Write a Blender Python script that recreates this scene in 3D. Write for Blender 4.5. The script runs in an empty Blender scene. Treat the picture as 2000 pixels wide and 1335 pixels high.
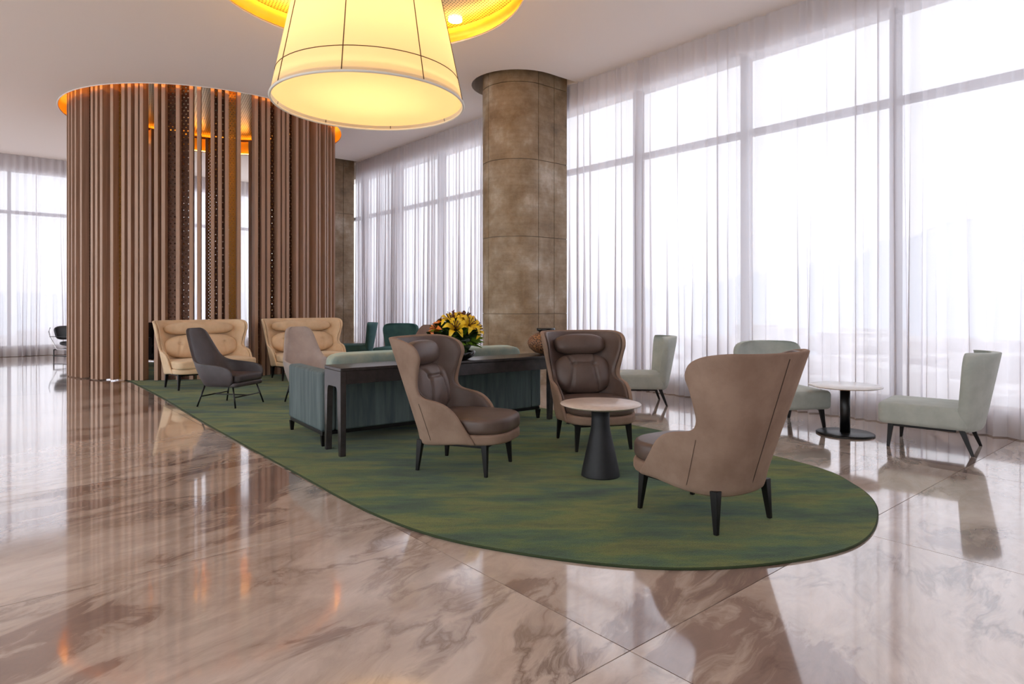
import bpy, bmesh, math, random
from mathutils import Vector, Matrix
random.seed(7)
C = bpy.context.scene.collection
SC = bpy.context.scene
PI = math.pi

# ------------------------------------------------------------------ camera, sky, exposure
cam_d = bpy.data.cameras.new('camera'); cam = bpy.data.objects.new('camera', cam_d); C.objects.link(cam)
cam.location = (0, 0, 1.4); cam.rotation_euler = (PI/2, 0, 0)
cam_d.sensor_width = 36; cam_d.lens = 22.5; cam_d.shift_y = -0.03775; cam_d.clip_end = 4000
SC.camera = cam
SC.view_settings.view_transform = 'Standard'; SC.view_settings.look = 'None'
SC.view_settings.exposure = 0.58; SC.view_settings.gamma = 1.0; SC.view_settings.use_curve_mapping = False
W = bpy.data.worlds.new('sky'); SC.world = W; W.use_nodes = True
bg = W.node_tree.nodes['Background']; bg.inputs[0].default_value = (0.93, 0.955, 1.0, 1); bg.inputs[1].default_value = 2.12
try:
    SC.cycles.max_bounces = 7; SC.cycles.diffuse_bounces = 5; SC.cycles.glossy_bounces = 3; SC.cycles.transparent_max_bounces = 16
    SC.cycles.transmission_bounces = 5; SC.cycles.sample_clamp_indirect = 8; SC.cycles.use_adaptive_sampling = True; SC.cycles.adaptive_threshold = .07
except Exception: pass

# ------------------------------------------------------------------ room frame: a = out through the window wall, b = along it, away from us
NA, NB = (0.763, 0.647), (-0.647, 0.763)
RA = math.atan2(NA[1], NA[0])
def AB(a, b, z=0.0): return Vector((NA[0]*a+NB[0]*b, NA[1]*a+NB[1]*b, z))
MAB = Matrix.Rotation(RA, 4, 'Z')
ZC = 5.30            # ceiling height
AW, BL = 8.21, 21.23 # window wall, left wall (curtain planes)
A0, B0 = -7.0, -8.0  # the walls behind us

# ------------------------------------------------------------------ materials
MATS = {}
def nd(nt, t, **kw):
    n = nt.nodes.new(t)
    for k, v in kw.items():
        if k in n.inputs.keys(): n.inputs[k].default_value = v
        else: setattr(n, k, v)
    return n
def srgb(r, g, b):
    f = lambda c: (c/255/12.92 if c/255 <= .04045 else ((c/255+.055)/1.055)**2.4)
    return (f(r), f(g), f(b), 1)
def ramp(nt, stops, fac):
    r = nt.nodes.new('ShaderNodeValToRGB'); e = r.color_ramp.elements
    while len(e) < len(stops): e.new(0.5)
    for i, (p, c) in enumerate(stops): e[i].position = p; e[i].color = c
    nt.links.new(fac, r.inputs[0]); return r.outputs[0]
def base_mat(name):
    m = bpy.data.materials.new(name); m.use_nodes = True; MATS[name] = m
    return m, m.node_tree, m.node_tree.nodes['Principled BSDF']
def mat(name, c1, c2=None, rough=.5, metal=0, spec=.5, sheen=0, nscale=3, stretch=(1,1,1), bump=0, bscale=80, coat=0, emit=None, es=0, lo=.35, hi=.65, coords='Object'):
    m, nt, p = base_mat(name)
    p.inputs['Roughness'].default_value = rough; p.inputs['Metallic'].default_value = metal
    p.inputs['Specular IOR Level'].default_value = spec; p.inputs['Coat Weight'].default_value = coat
    if sheen:
        p.inputs['Sheen Weight'].default_value = sheen; p.inputs['Sheen Roughness'].default_value = .4
        p.inputs['Sheen Tint'].default_value = (min(1,c1[0]*2.5),min(1,c1[1]*2.5),min(1,c1[2]*2.5),1)
    if emit: p.inputs['Emission Color'].default_value = emit; p.inputs['Emission Strength'].default_value = es
    p.inputs['Base Color'].default_value = c1
    if c2 or bump:
        tc = nt.nodes.new('ShaderNodeTexCoord'); mp = nt.nodes.new('ShaderNodeMapping')
        mp.inputs['Scale'].default_value = stretch; nt.links.new(tc.outputs[coords], mp.inputs[0])
    if c2:
        n = nd(nt, 'ShaderNodeTexNoise', Scale=nscale, Detail=5.0, Roughness=.6); nt.links.new(mp.outputs[0], n.inputs['Vector'])
        nt.links.new(ramp(nt, [(lo, c1), (hi, c2)], n.outputs[0]), p.inputs['Base Color'])
    if bump:
        n2 = nd(nt, 'ShaderNodeTexNoise', Scale=bscale, Detail=3.0); nt.links.new(mp.outputs[0], n2.inputs['Vector'])
        b = nd(nt, 'ShaderNodeBump', Strength=bump, Distance=.01); nt.links.new(n2.outputs[0], b.inputs['Height']); nt.links.new(b.outputs[0], p.inputs['Normal'])
    return m

mat('velvet_taupe', srgb(138,113,97), srgb(156,131,114), .8, sheen=.25, nscale=5, bump=.05, bscale=200, spec=.2)
mat('leather_taupe', srgb(92,74,66), srgb(104,85,76), .42, nscale=5, bump=.06, bscale=120)
mat('cream_fabric', srgb(220,190,154), srgb(230,202,168), .75, sheen=.2, nscale=6, spec=.25)
mat('graphite_leather', srgb(66,58,60), srgb(78,70,72), .45, nscale=6)
mat('greige_fabric', srgb(166,154,149), srgb(178,166,161), .8, nscale=6, sheen=.2)
mat('brown_fabric', srgb(112,88,78), srgb(122,98,88), .8, nscale=6, sheen=.2)
mat('teal_fabric', srgb(52,92,92), srgb(64,106,104), .75, nscale=6, sheen=.25)
mat('pale_sage_fabric', srgb(168,174,166), srgb(182,188,180), .8, nscale=6, sheen=.3, spec=.25)
mat('teal_velvet', srgb(70,82,85), srgb(106,118,118), .62, sheen=.5, nscale=9, stretch=(1.6,1.6,.16), lo=.3, hi=.7, spec=.25)
mat('teal_velvet_lit', srgb(140,158,150), srgb(172,176,158), .65, sheen=.5, nscale=6, spec=.25)  # sofa cushion velvet with the light falling on it mixed into the colour
mat('dark_wood', srgb(16,13,13), srgb(24,20,20), .4, spec=.3, nscale=20, stretch=(1,1,.1))
mat('console_lacquer', srgb(50,45,46), srgb(62,57,57), .25, nscale=14, stretch=(1,1,1))
mat('black_metal', srgb(14,14,16), None, .35)
mat('matte_black', srgb(22,22,25), srgb(28,28,32), .55, nscale=30)
mat('black_leather', srgb(26,26,30), srgb(34,34,40), .4, nscale=8)
mat('chrome', (.8,.8,.82,1), None, .12, metal=1)
mat('orange_fabric', srgb(196,116,60), srgb(208,130,74), .8, nscale=12)
mat('stone_top', srgb(206,184,168), srgb(222,204,190), .3, nscale=14)
mat('white_top', srgb(225,220,216), srgb(238,234,230), .2, nscale=5)
mat('oak_edge', srgb(170,130,95), None, .5)
mat('slat_wood', srgb(168,134,112), srgb(192,157,134), .5, nscale=6, stretch=(4,4,.12), bump=.04, bscale=60)
mat('ceiling_paint', srgb(246,236,229), None, .9, spec=.2)
mat('wall_paint', srgb(238,234,232), None, .8)
mat('curb_paint', srgb(150,132,120), None, .7)
mat('mullion', srgb(92,94,104), None, .4)
mat('concrete_plain', srgb(150,132,112), srgb(128,112,94), .8, nscale=4)
mat('gold', srgb(240,186,60), srgb(244,194,74), .35, metal=.75, nscale=2)
mat('fixture_white', srgb(240,238,230), None, .4, emit=(1,.93,.82,1), es=6)
mat('copper', srgb(170,96,50), None, .3, metal=1)
mat('seam_thread', srgb(70,52,42), None, .7)
mat('shade_seam', srgb(96,70,40), None, .7)
mat('shade_rim', srgb(250,245,232), None, .6)
mat('rug_binding', srgb(50,62,34), None, .9)
mat('grout', srgb(150,132,122), None, .6)
mat('petal_yellow', srgb(246,196,20), srgb(250,214,48), .5, nscale=20)
mat('petal_orange', srgb(226,110,30), srgb(236,140,40), .5, nscale=20)
mat('bud_red', srgb(110,26,24), None, .5)
mat('leaf_dark', srgb(26,48,20), srgb(40,66,28), .4, nscale=20)
mat('leaf_light', srgb(96,136,30), srgb(124,160,44), .45, nscale=20)
mat('twig', srgb(40,32,28), None, .7)
mat('stamen', srgb(96,50,16), None, .6)
mat('bowl_black', srgb(12,12,13), None, .15)
mat('hill_haze', srgb(226,232,240), srgb(232,238,244), 1, nscale=.01, spec=0)  # distance haze put into the hill colour as pale blue-white
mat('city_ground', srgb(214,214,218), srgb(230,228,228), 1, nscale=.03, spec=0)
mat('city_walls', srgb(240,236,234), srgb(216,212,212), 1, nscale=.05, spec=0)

def m_led(name, col, s):
    m = bpy.data.materials.new(name); m.use_nodes = True; nt = m.node_tree; nt.nodes.clear()
    e = nd(nt, 'ShaderNodeEmission', Strength=s); e.inputs[0].default_value = col
    o = nt.nodes.new('ShaderNodeOutputMaterial'); nt.links.new(e.outputs[0], o.inputs[0]); MATS[name] = m
m_led('led_amber', (1, .60, .17, 1), 20)
m_led('led_warm', (1, .70, .32, 1), 2.6)
m_led('led_cove', (1, .47, .09, 1), 24)

def m_sheer():
    m = bpy.data.materials.new('sheer'); m.use_nodes = True; nt = m.node_tree; nt.nodes.clear()
    tr = nt.nodes.new('ShaderNodeBsdfTransparent'); tl = nt.nodes.new('ShaderNodeBsdfTranslucent'); df = nt.nodes.new('ShaderNodeBsdfDiffuse')
    tr.inputs[0].default_value = (.98,.98,1,1)
    tl.inputs[0].default_value = srgb(208,206,218); df.inputs[0].default_value = srgb(236,228,224)
    m1 = nd(nt, 'ShaderNodeMixShader'); m1.inputs[0].default_value = .56
    nt.links.new(tl.outputs[0], m1.inputs[1]); nt.links.new(df.outputs[0], m1.inputs[2])
    m2 = nd(nt, 'ShaderNodeMixShader'); m2.inputs[0].default_value = .83
    nt.links.new(tr.outputs[0], m2.inputs[1]); nt.links.new(m1.outputs[0], m2.inputs[2])
    o = nt.nodes.new('ShaderNodeOutputMaterial'); nt.links.new(m2.outputs[0], o.inputs[0]); MATS['sheer'] = m
m_sheer()
def m_glass():
    m = bpy.data.materials.new('glass'); m.use_nodes = True; nt = m.node_tree; nt.nodes.clear()
    tr = nt.nodes.new('ShaderNodeBsdfTransparent'); tr.inputs[0].default_value = (.95,.97,.97,1)
    o = nt.nodes.new('ShaderNodeOutputMaterial'); nt.links.new(tr.outputs[0], o.inputs[0]); MATS['glass'] = m
m_glass()
def m_shade(name, col, t):
    m = bpy.data.materials.new(name); m.use_nodes = True; nt = m.node_tree; nt.nodes.clear()
    tl = nt.nodes.new('ShaderNodeBsdfTranslucent'); df = nt.nodes.new('ShaderNodeBsdfDiffuse')
    tl.inputs[0].default_value = col; df.inputs[0].default_value = col
    x = nd(nt, 'ShaderNodeMixShader'); x.inputs[0].default_value = t
    nt.links.new(df.outputs[0], x.inputs[1]); nt.links.new(tl.outputs[0], x.inputs[2])
    o = nt.nodes.new('ShaderNodeOutputMaterial'); nt.links.new(x.outputs[0], o.inputs[0]); MATS[name] = m
m_shade('lamp_fabric', srgb(250,236,205), .55)
m_shade('lamp_diffuser', srgb(252,240,214), .6)

def m_perf(name, col, rough, pitch, hole, metal=.8):
    """sheet metal with a staggered grid of round punched holes (UV in metres)"""
    m, nt, p = base_mat(name)
    p.inputs['Base Color'].default_value = col; p.inputs['Roughness'].default_value = rough; p.inputs['Metallic'].default_value = metal
    tc = nt.nodes.new('ShaderNodeTexCoord'); sx = nt.nodes.new('ShaderNodeSeparateXYZ'); nt.links.new(tc.outputs['UV'], sx.inputs[0])
    def mth(op, a, b=None):
        n = nt.nodes.new('ShaderNodeMath'); n.operation = op
        for i, q in enumerate((a, b)):
            if q is None: continue
            if isinstance(q, (int, float)): n.inputs[i].default_value = q
            else: nt.links.new(q, n.inputs[i])
        return n.outputs[0]
    def dist(off):
        u = mth('SUBTRACT', mth('FRACT', mth('ADD', mth('DIVIDE', sx.outputs[0], pitch), off)), .5)
        v = mth('SUBTRACT', mth('FRACT', mth('ADD', mth('DIVIDE', sx.outputs[1], pitch*1.732), off)), .5)
        v = mth('MULTIPLY', v, 1.732)
        return mth('SQRT', mth('ADD', mth('MULTIPLY', u, u), mth('MULTIPLY', v, v)))
    d = mth('MINIMUM', dist(0.0), dist(.5))
    h = mth('LESS_THAN', d, hole)
    tr = nt.nodes.new('ShaderNodeBsdfTransparent'); x = nt.nodes.new('ShaderNodeMixShader')
    nt.links.new(h, x.inputs[0]); nt.links.new(p.outputs[0], x.inputs[1]); nt.links.new(tr.outputs[0], x.inputs[2])
    nt.links.new(x.outputs[0], nt.nodes['Material Output'].inputs[0])
    return m
m_perf('perforated_bronze', srgb(84,52,34), .42, .07, .19, .5)
m_perf('perforated_brass', srgb(164,118,54), .38, .05, .17, .6)
m_perf('perforated_ceiling', srgb(190,176,140), .28, .05, .22, .9)

def m_marble():
    m, nt, p = base_mat('marble')
    L = nt.links.new
    g = nt.nodes.new('ShaderNodeNewGeometry'); oi = nt.nodes.new('ShaderNodeObjectInfo')
    rot = nt.nodes.new('ShaderNodeVectorRotate'); rot.rotation_type = 'Z_AXIS'; rot.inputs['Angle'].default_value = -(RA+.28); L(g.outputs['Position'], rot.inputs['Vector'])
    wn = nt.nodes.new('ShaderNodeTexWhiteNoise'); wn.noise_dimensions = '1D'; L(oi.outputs['Random'], wn.inputs['W'])
    off = nt.nodes.new('ShaderNodeVectorMath'); off.operation = 'MULTIPLY_ADD'; L(wn.outputs['Color'], off.inputs[0]); off.inputs[1].default_value = (.9,.9,6); L(rot.outputs[0], off.inputs[2])
    st = nt.nodes.new('ShaderNodeMapping'); st.inputs['Scale'].default_value = (.42,1,1); L(off.outputs[0], st.inputs[0])
    n1 = nd(nt, 'ShaderNodeTexNoise', Scale=1.0, Detail=4.0, Roughness=.55); L(st.outputs[0], n1.inputs['Vector'])
    sub = nt.nodes.new('ShaderNodeVectorMath'); sub.operation = 'SUBTRACT'; L(n1.outputs['Color'], sub.inputs[0]); sub.inputs[1].default_value = (.5,.5,.5)
    wp = nt.nodes.new('ShaderNodeVectorMath'); wp.operation = 'MULTIPLY_ADD'; L(sub.outputs[0], wp.inputs[0]); wp.inputs[1].default_value = (1.0,1.0,.5); L(st.outputs[0], wp.inputs[2])
    n2 = nd(nt, 'ShaderNodeTexNoise', Scale=1.15, Detail=9.0, Roughness=.62, Distortion=.5); L(wp.outputs[0], n2.inputs['Vector'])
    base = ramp(nt, [(.32, srgb(152,130,121)), (.425, srgb(164,141,130)), (.45, srgb(202,183,169)), (.54, srgb(222,205,192)), (.66, srgb(233,219,208)), (.76, srgb(202,186,174))], n2.outputs[0])
    # thin flowing veins
    n3 = nd(nt, 'ShaderNodeTexNoise', Scale=1.9, Detail=8.0, Roughness=.62, Distortion=.2); L(wp.outputs[0], n3.inputs['Vector'])
    a = nt.nodes.new('ShaderNodeMath'); a.operation = 'SUBTRACT'; L(n3.outputs[0], a.inputs[0]); a.inputs[1].default_value = .5
    ab = nt.nodes.new('ShaderNodeMath'); ab.operation = 'ABSOLUTE'; L(a.outputs[0], ab.inputs[0])
    vein = ramp(nt, [(0, (1,1,1,1)), (.018, (.5,.5,.5,1)), (.05, (0,0,0,1))], ab.outputs[0])
    n4 = nd(nt, 'ShaderNodeTexNoise', Scale=.7, Detail=2.0); L(st.outputs[0], n4.inputs['Vector'])
    vm = nt.nodes.new('ShaderNodeMath'); vm.operation = 'MULTIPLY'; L(vein, vm.inputs[0]); L(ramp(nt, [(.42,(0,0,0,1)),(.6,(.75,.75,.75,1))], n4.outputs[0]), vm.inputs[1])
    mx = nt.nodes.new('ShaderNodeMix'); mx.data_type = 'RGBA'; L(vm.outputs[0], mx.inputs[0]); L(base, mx.inputs[6]); mx.inputs[7].default_value = srgb(126,104,94)
    # fine grain
    n5 = nd(nt, 'ShaderNodeTexNoise', Scale=9.0, Detail=8.0, Roughness=.7); L(wp.outputs[0], n5.inputs['Vector'])
    mg = nt.nodes.new('ShaderNodeMix'); mg.data_type = 'RGBA'; mg.blend_type = 'MULTIPLY'; mg.inputs[0].default_value = .55
    L(mx.outputs[2], mg.inputs[6]); L(ramp(nt, [(.3,(.72,.70,.69,1)),(.62,(1.06,1.06,1.06,1))], n5.outputs[0]), mg.inputs[7])
    L(mg.outputs[2], p.inputs['Base Color'])
    p.inputs['Roughness'].default_value = .10; p.inputs['Specular IOR Level'].default_value = .8; p.inputs['Coat Weight'].default_value = 1; p.inputs['Coat Roughness'].default_value = .05; p.inputs['Coat IOR'].default_value = 1.65
m_marble()

def m_rug():
    m, nt, p = base_mat('rug_wool'); L = nt.links.new
    tc = nt.nodes.new('ShaderNodeTexCoord'); mp = nt.nodes.new('ShaderNodeMapping'); mp.inputs['Rotation'].default_value = (0,0,-.16); mp.inputs['Scale'].default_value = (.55,1.5,1)
    L(tc.outputs['Object'], mp.inputs[0])
    n1 = nd(nt, 'ShaderNodeTexNoise', Scale=1.9, Detail=6.0, Roughness=.62); L(mp.outputs[0], n1.inputs['Vector'])
    c = ramp(nt, [(.34, srgb(46,74,52)), (.43, srgb(66,98,60)), (.5, srgb(90,112,50)), (.57, srgb(112,120,48)), (.66, srgb(78,98,46))], n1.outputs[0])
    mp2 = nt.nodes.new('ShaderNodeMapping'); mp2.inputs['Scale'].default_value = (.9,3.6,1); mp2.inputs['Rotation'].default_value = (0,0,-.1); L(tc.outputs['Object'], mp2.inputs[0])
    n2 = nd(nt, 'ShaderNodeTexNoise', Scale=1.3, Detail=6.0, Roughness=.7); L(mp2.outputs[0], n2.inputs['Vector'])
    mg = nt.nodes.new('ShaderNodeMix'); mg.data_type = 'RGBA'; mg.blend_type = 'MULTIPLY'; mg.inputs[0].default_value = .65
    L(c, mg.inputs[6]); L(ramp(nt, [(.36,(.46,.52,.44,1)),(.58,(1.12,1.12,1.05,1))], n2.outputs[0]), mg.inputs[7])
    n3 = nd(nt, 'ShaderNodeTexNoise', Scale=160.0, Detail=2.0); L(tc.outputs['Object'], n3.inputs['Vector'])
    mh = nt.nodes.new('ShaderNodeMix'); mh.data_type = 'RGBA'; mh.blend_type = 'MULTIPLY'; mh.inputs[0].default_value = .6
    L(mg.outputs[2], mh.inputs[6]); L(ramp(nt, [(.35,(.6,.6,.6,1)),(.65,(1.25,1.25,1.25,1))], n3.outputs[0]), mh.inputs[7])
    L(mh.outputs[2], p.inputs['Base Color'])
    b = nd(nt, 'ShaderNodeBump', Strength=.6, Distance=.01); L(n3.outputs[0], b.inputs['Height']); L(b.outputs[0], p.inputs['Normal'])
    p.inputs['Roughness'].default_value = .95; p.inputs['Specular IOR Level'].default_value = .1; p.inputs['Sheen Weight'].default_value = .2
m_rug()

def m_concrete():
    m, nt, p = base_mat('concrete'); L = nt.links.new
    tc = nt.nodes.new('ShaderNodeTexCoord')
    n1 = nd(nt, 'ShaderNodeTexNoise', Scale=1.6, Detail=8.0, Roughness=.65); L(tc.outputs['Object'], n1.inputs['Vector'])
    c = ramp(nt, [(.3, srgb(112,92,68)), (.44, srgb(146,123,94)), (.56, srgb(168,149,124)), (.70, srgb(198,187,170))], n1.outputs[0])
    mp = nt.nodes.new('ShaderNodeMapping'); mp.inputs['Scale'].default_value = (1,1,9); L(tc.outputs['Object'], mp.inputs[0])
    n2 = nd(nt, 'ShaderNodeTexNoise', Scale=1.4, Detail=7.0, Roughness=.7); L(mp.outputs[0], n2.inputs['Vector'])
    mg = nt.nodes.new('ShaderNodeMix'); mg.data_type = 'RGBA'; mg.blend_type = 'MULTIPLY'; mg.inputs[0].default_value = .6
    L(c, mg.inputs[6]); L(ramp(nt, [(.35,(.72,.71,.69,1)),(.6,(1,1,1,1))], n2.outputs[0]), mg.inputs[7]); L(mg.outputs[2], p.inputs['Base Color'])
    b = nd(nt, 'ShaderNodeBump', Strength=.25, Distance=.01); L(n2.outputs[0], b.inputs['Height']); L(b.outputs[0], p.inputs['Normal'])
    p.inputs['Roughness'].default_value = .55
m_concrete()

def m_maze():
    m, nt, p = base_mat('maze_pattern'); L = nt.links.new
    tc = nt.nodes.new('ShaderNodeTexCoord'); mp = nt.nodes.new('ShaderNodeMapping'); mp.inputs['Scale'].default_value = (1,1,1); L(tc.outputs['UV'], mp.inputs[0])
    w = nd(nt, 'ShaderNodeTexWave', Scale=16.0, Distortion=9.0, Detail=1.0); w.inputs['Detail Scale'].default_value = 3; L(mp.outputs[0], w.inputs['Vector'])
    L(ramp(nt, [(.45, srgb(30,22,20)), (.55, srgb(176,124,84))], w.outputs[0]), p.inputs['Base Color']); p.inputs['Roughness'].default_value = .5
m_maze()

# ------------------------------------------------------------------ mesh helpers
class MB:
    def __init__(s): s.v = []; s.f = []; s.uv = None
    def add(s, vs, fs, M=None):
        o = len(s.v); s.v += [tuple(M @ Vector(q)) if M else tuple(q) for q in vs]; s.f += [tuple(i+o for i in f) for f in fs]; return s
    def box(s, c, d, M=None):
        x, y, z = c; a, b, h = d[0]/2, d[1]/2, d[2]/2
        vs = [(x+i*a, y+j*b, z+k*h) for k in (-1,1) for j in (-1,1) for i in (-1,1)]
        return s.add(vs, [(0,2,3,1),(4,5,7,6),(0,1,5,4),(2,6,7,3),(0,4,6,2),(1,3,7,5)], M)
    def taper(s, p0, d0, p1, d1):
        """square-section bar from p0 to p1"""
        vs = []
        for p, d in ((p0, d0), (p1, d1)):
            for i, j in ((-1,-1),(1,-1),(1,1),(-1,1)): vs.append((p[0]+i*d[0]/2, p[1]+j*d[1]/2, p[2]))
        return s.add(vs, [(3,2,1,0),(4,5,6,7)] + [(i,(i+1)%4,4+(i+1)%4,4+i) for i in range(4)])
    def grid(s, rows, close_u=False, flip=False):
        n = len(rows[0]); vs = [q for r in rows for q in r]; fs = []
        for i in range(len(rows)-1):
            for j in range(n if close_u else n-1):
                k = (j+1) % n; f = (i*n+j, i*n+k, (i+1)*n+k, (i+1)*n+j)
                fs.append(f[::-1] if flip else f)
        return s.add(vs, fs)
    def lathe(s, prof, n=32, c=(0,0,0), caps=True):
        rows = [[(c[0]+r*math.cos(2*PI*i/n), c[1]+r*math.sin(2*PI*i/n), c[2]+z) for i in range(n)] for r, z in prof]
        o = len(s.v); s.grid(rows, True)
        if caps:
            s.f.append(tuple(o+i for i in range(n))[::-1]); s.f.append(tuple(o+(len(prof)-1)*n+i for i in range(n)))
        return s
    def tube(s, pts, r, n=8, closed=False):
        pts = [Vector(p) for p in pts]; rows = []; m = len(pts)
        for i, p in enumerate(pts):
            t = (pts[(i+1) % m]-pts[i-1]) if closed else (pts[min(i+1, m-1)]-pts[max(i-1, 0)])
            t.normalize(); u = t.cross(Vector((0,0,1)))
            if u.length < 1e-3: u = t.cross(Vector((1,0,0)))
            u.normalize(); w = u.cross(t); rr = r[i] if isinstance(r, (list, tuple)) else r
            rows.append([tuple(p+(u*math.cos(2*PI*k/n)+w*math.sin(2*PI*k/n))*rr) for k in range(n)])
        if closed: rows.append(rows[0])
        o = len(s.v); s.grid(rows, True)
        if not closed:
            s.f.append(tuple(o+i for i in range(n))[::-1]); s.f.append(tuple(o+(m-1)*n+i for i in range(n)))
        return s
    def prism(s, poly, z0, z1):
        n = len(poly); vs = [(x,y,z0) for x,y in poly]+[(x,y,z1) for x,y in poly]
        return s.add(vs, [tuple(range(n))[::-1], tuple(range(n,2*n))]+[(i,(i+1)%n,n+(i+1)%n,n+i) for i in range(n)])
    def mesh(s, name, m, smooth=False):
        me = bpy.data.meshes.new(name); me.from_pydata(s.v, [], s.f); me.materials.append(MATS[m])
        bm = bmesh.new(); bm.from_mesh(me); bmesh.ops.recalc_face_normals(bm, faces=bm.faces); bm.to_mesh(me); bm.free()
        if smooth: me.polygons.foreach_set('use_smooth', [True]*len(me.polygons))
        return me
    def build(s, name, m, parent=None, smooth=False, loc=(0,0,0), rot=(0,0,0), bevel=0, sub=0, seg=2, uv=None):
        me = s.mesh(name, m, smooth or bool(sub) or bool(bevel))
        if uv:
            l = me.uv_layers.new(name='uv')
            for lp in me.loops: l.data[lp.index].uv = uv(me.vertices[lp.vertex_index].co)
        return link(name, me, parent, loc, rot, bevel, sub, seg)
def link(name, me, parent=None, loc=(0,0,0), rot=(0,0,0), bevel=0, sub=0, seg=2):
    o = bpy.data.objects.new(name, me); C.objects.link(o); o.parent = parent; o.location = loc; o.rotation_euler = rot
    if bevel:
        b = o.modifiers.new('bevel', 'BEVEL'); b.width = bevel; b.segments = seg; b.limit_method = 'ANGLE'; b.angle_limit = .6; b.harden_normals = False
        w = o.modifiers.new('wn', 'WEIGHTED_NORMAL'); w.keep_sharp = False
    if sub:
        d = o.modifiers.new('sub', 'SUBSURF'); d.levels = sub; d.render_levels = sub
    return o
def tag(o, label=None, cat=None, group=None, kind=None):
    for k, v in (('label', label), ('category', cat), ('group', group), ('kind', kind)):
        if v: o[k] = v
    return o
def thing(name, label, cat, loc=(0,0,0), rz=0, group=None):
    o = bpy.data.objects.new(name, None); o.empty_display_size = .1; C.objects.link(o); o.location = loc; o.rotation_euler = (0,0,rz)
    return tag(o, label, cat, group)
def copy_tree(o, parent=None):
    c = o.copy(); C.objects.link(c); c.parent = parent
    for ch in list(o.children): copy_tree(ch, c)
    return c
def place(o, label, x, y, rz, z=0.0):
    o.location = (x, y, z); o.rotation_euler = (0,0,rz); o['label'] = label; return o
def yaw(dx, dy): return math.atan2(dy, dx)
def lerp(tab, x):
    if x <= tab[0][0]: return tab[0][1]
    for (a, p), (b, q) in zip(tab, tab[1:]):
        if x <= b: return p+(q-p)*(x-a)/(b-a)
    return tab[-1][1]
def cushion(size, p=4.0, n=10, creases=(), puff=0.0, wr=0.0, seed=0):
    """soft upholstered block, face towards +x; creases = [((y,z),(y,z),depth,width)] pressed into that face"""
    rnd = random.Random(seed); ph = [rnd.uniform(0, 6.28) for _ in range(6)]
    bm = bmesh.new(); bmesh.ops.create_cube(bm, size=2); bmesh.ops.subdivide_edges(bm, edges=bm.edges[:], cuts=n, use_grid_fill=True)
    hx, hy, hz = size[0]/2, size[1]/2, size[2]/2
    for v in bm.verts:
        q = v.co.copy(); l = (abs(q.x)**p+abs(q.y)**p+abs(q.z)**p)**(1/p); front = max(0, q.x)
        q /= l; y, z = q.y*hy, q.z*hz; d = 0
        for (y0,z0),(y1,z1),dep,wd in creases:
            ex, ez = y1-y0, z1-z0; L2 = ex*ex+ez*ez
            t = 0 if L2 == 0 else max(0, min(1, ((y-y0)*ex+(z-z0)*ez)/L2))
            r = math.hypot(y-y0-t*ex, z-z0-t*ez); d = max(d, dep*math.exp(-(r/wd)**2))
        b = puff*max(0, 1-(q.y**2))*max(0, 1-(q.z**2))
        w = wr*math.sin(38*y+ph[0]+3*math.sin(9*z+ph[1]))*(.5+.5*math.sin(7*y+ph[2]))
        v.co = (q.x*hx+(b+w-d)*front, y, z)
    mb = MB(); bm.verts.index_update(); mb.v = [tuple(v.co) for v in bm.verts]; mb.f = [tuple(v.index for v in f.verts) for f in bm.faces]; bm.free(); return mb
def loft_pad(plan, z0, z1, r, puff=0.0, inset_top=0.0):
    """pad with plan outline and rounded top and bottom edges"""
    cx = sum(p[0] for p in plan)/len(plan); cy = sum(p[1] for p in plan)/len(plan); R0 = max(math.hypot(p[0]-cx, p[1]-cy) for p in plan)
    prof = []
    for k in range(5): a = PI/2*k/4; prof.append((r*(1-math.sin(a)), z0+r*(1-math.cos(a))))
    for k in range(5): a = PI/2*k/4; prof.append((r*(1-math.cos(a))+inset_top, z1-r*(1-math.sin(a))))
    prof.append((R0*.45, z1+puff*.8)); prof.append((R0*.8, z1+puff))
    rows = []
    for ins, z in prof:
        rows.append([(cx+(x-cx)*max(.02, 1-ins/max(.05, math.hypot(x-cx, y-cy))), cy+(y-cy)*max(.02, 1-ins/max(.05, math.hypot(x-cx, y-cy))), z) for x, y in plan])
    mb = MB(); n = len(plan); mb.grid(rows, True); mb.f.append(tuple(range(n))[::-1]); mb.f.append(tuple((len(rows)-1)*n+i for i in range(n))); return mb
def round_plan(x0, x1, hw, rf, rb, n=7):
    """outline of a seat: front (x1) corners of radius rf, rear corners rb"""
    P = []
    for cx, cy, r, a0 in ((x1-rf, -hw+rf, rf, -90), (x1-rf, hw-rf, rf, 0), (x0+rb, hw-rb, rb, 90), (x0+rb, -hw+rb, rb, 180)):
        for k in range(n): a = math.radians(a0+90*k/(n-1)); P.append((cx+r*math.cos(a), cy+r*math.sin(a)))
    return P

# ------------------------------------------------------------------ the setting
def quad_ab(mb, a0, a1, b0, b1, z0, z1):
    M = MAB; mb.box(((a0+a1)/2, (b0+b1)/2, (z0+z1)/2), (a1-a0, b1-b0, z1-z0), M); return mb
def struct(o): o['kind'] = 'structure'; return o

# floor: stone slabs with fine joints
TS = 2.12
fl = struct(quad_ab(MB(), A0-.2, AW+.6, B0-.2, BL+.6, -.20, -.024).build('floor', 'grout'))
tile_mesh = MB().box((0,0,0), (TS-.004, TS-.004, .024)).mesh('floor_tile', 'marble')
ia0, ib0 = int(math.floor((A0-2.03)/TS)), int(math.floor((B0-1.66)/TS))
for i in range(ia0, 4):
    for j in range(ib0, 11):
        a, b = 2.03+TS*(i+.5), 1.66+TS*(j+.5)
        if not (A0-1 < a < AW+1.2 and B0-1 < b < BL+1.2): continue
        p = AB(a, b, -.0121)
        t = link('floor_tile', tile_mesh, fl, p, (0,0,RA))

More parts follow.
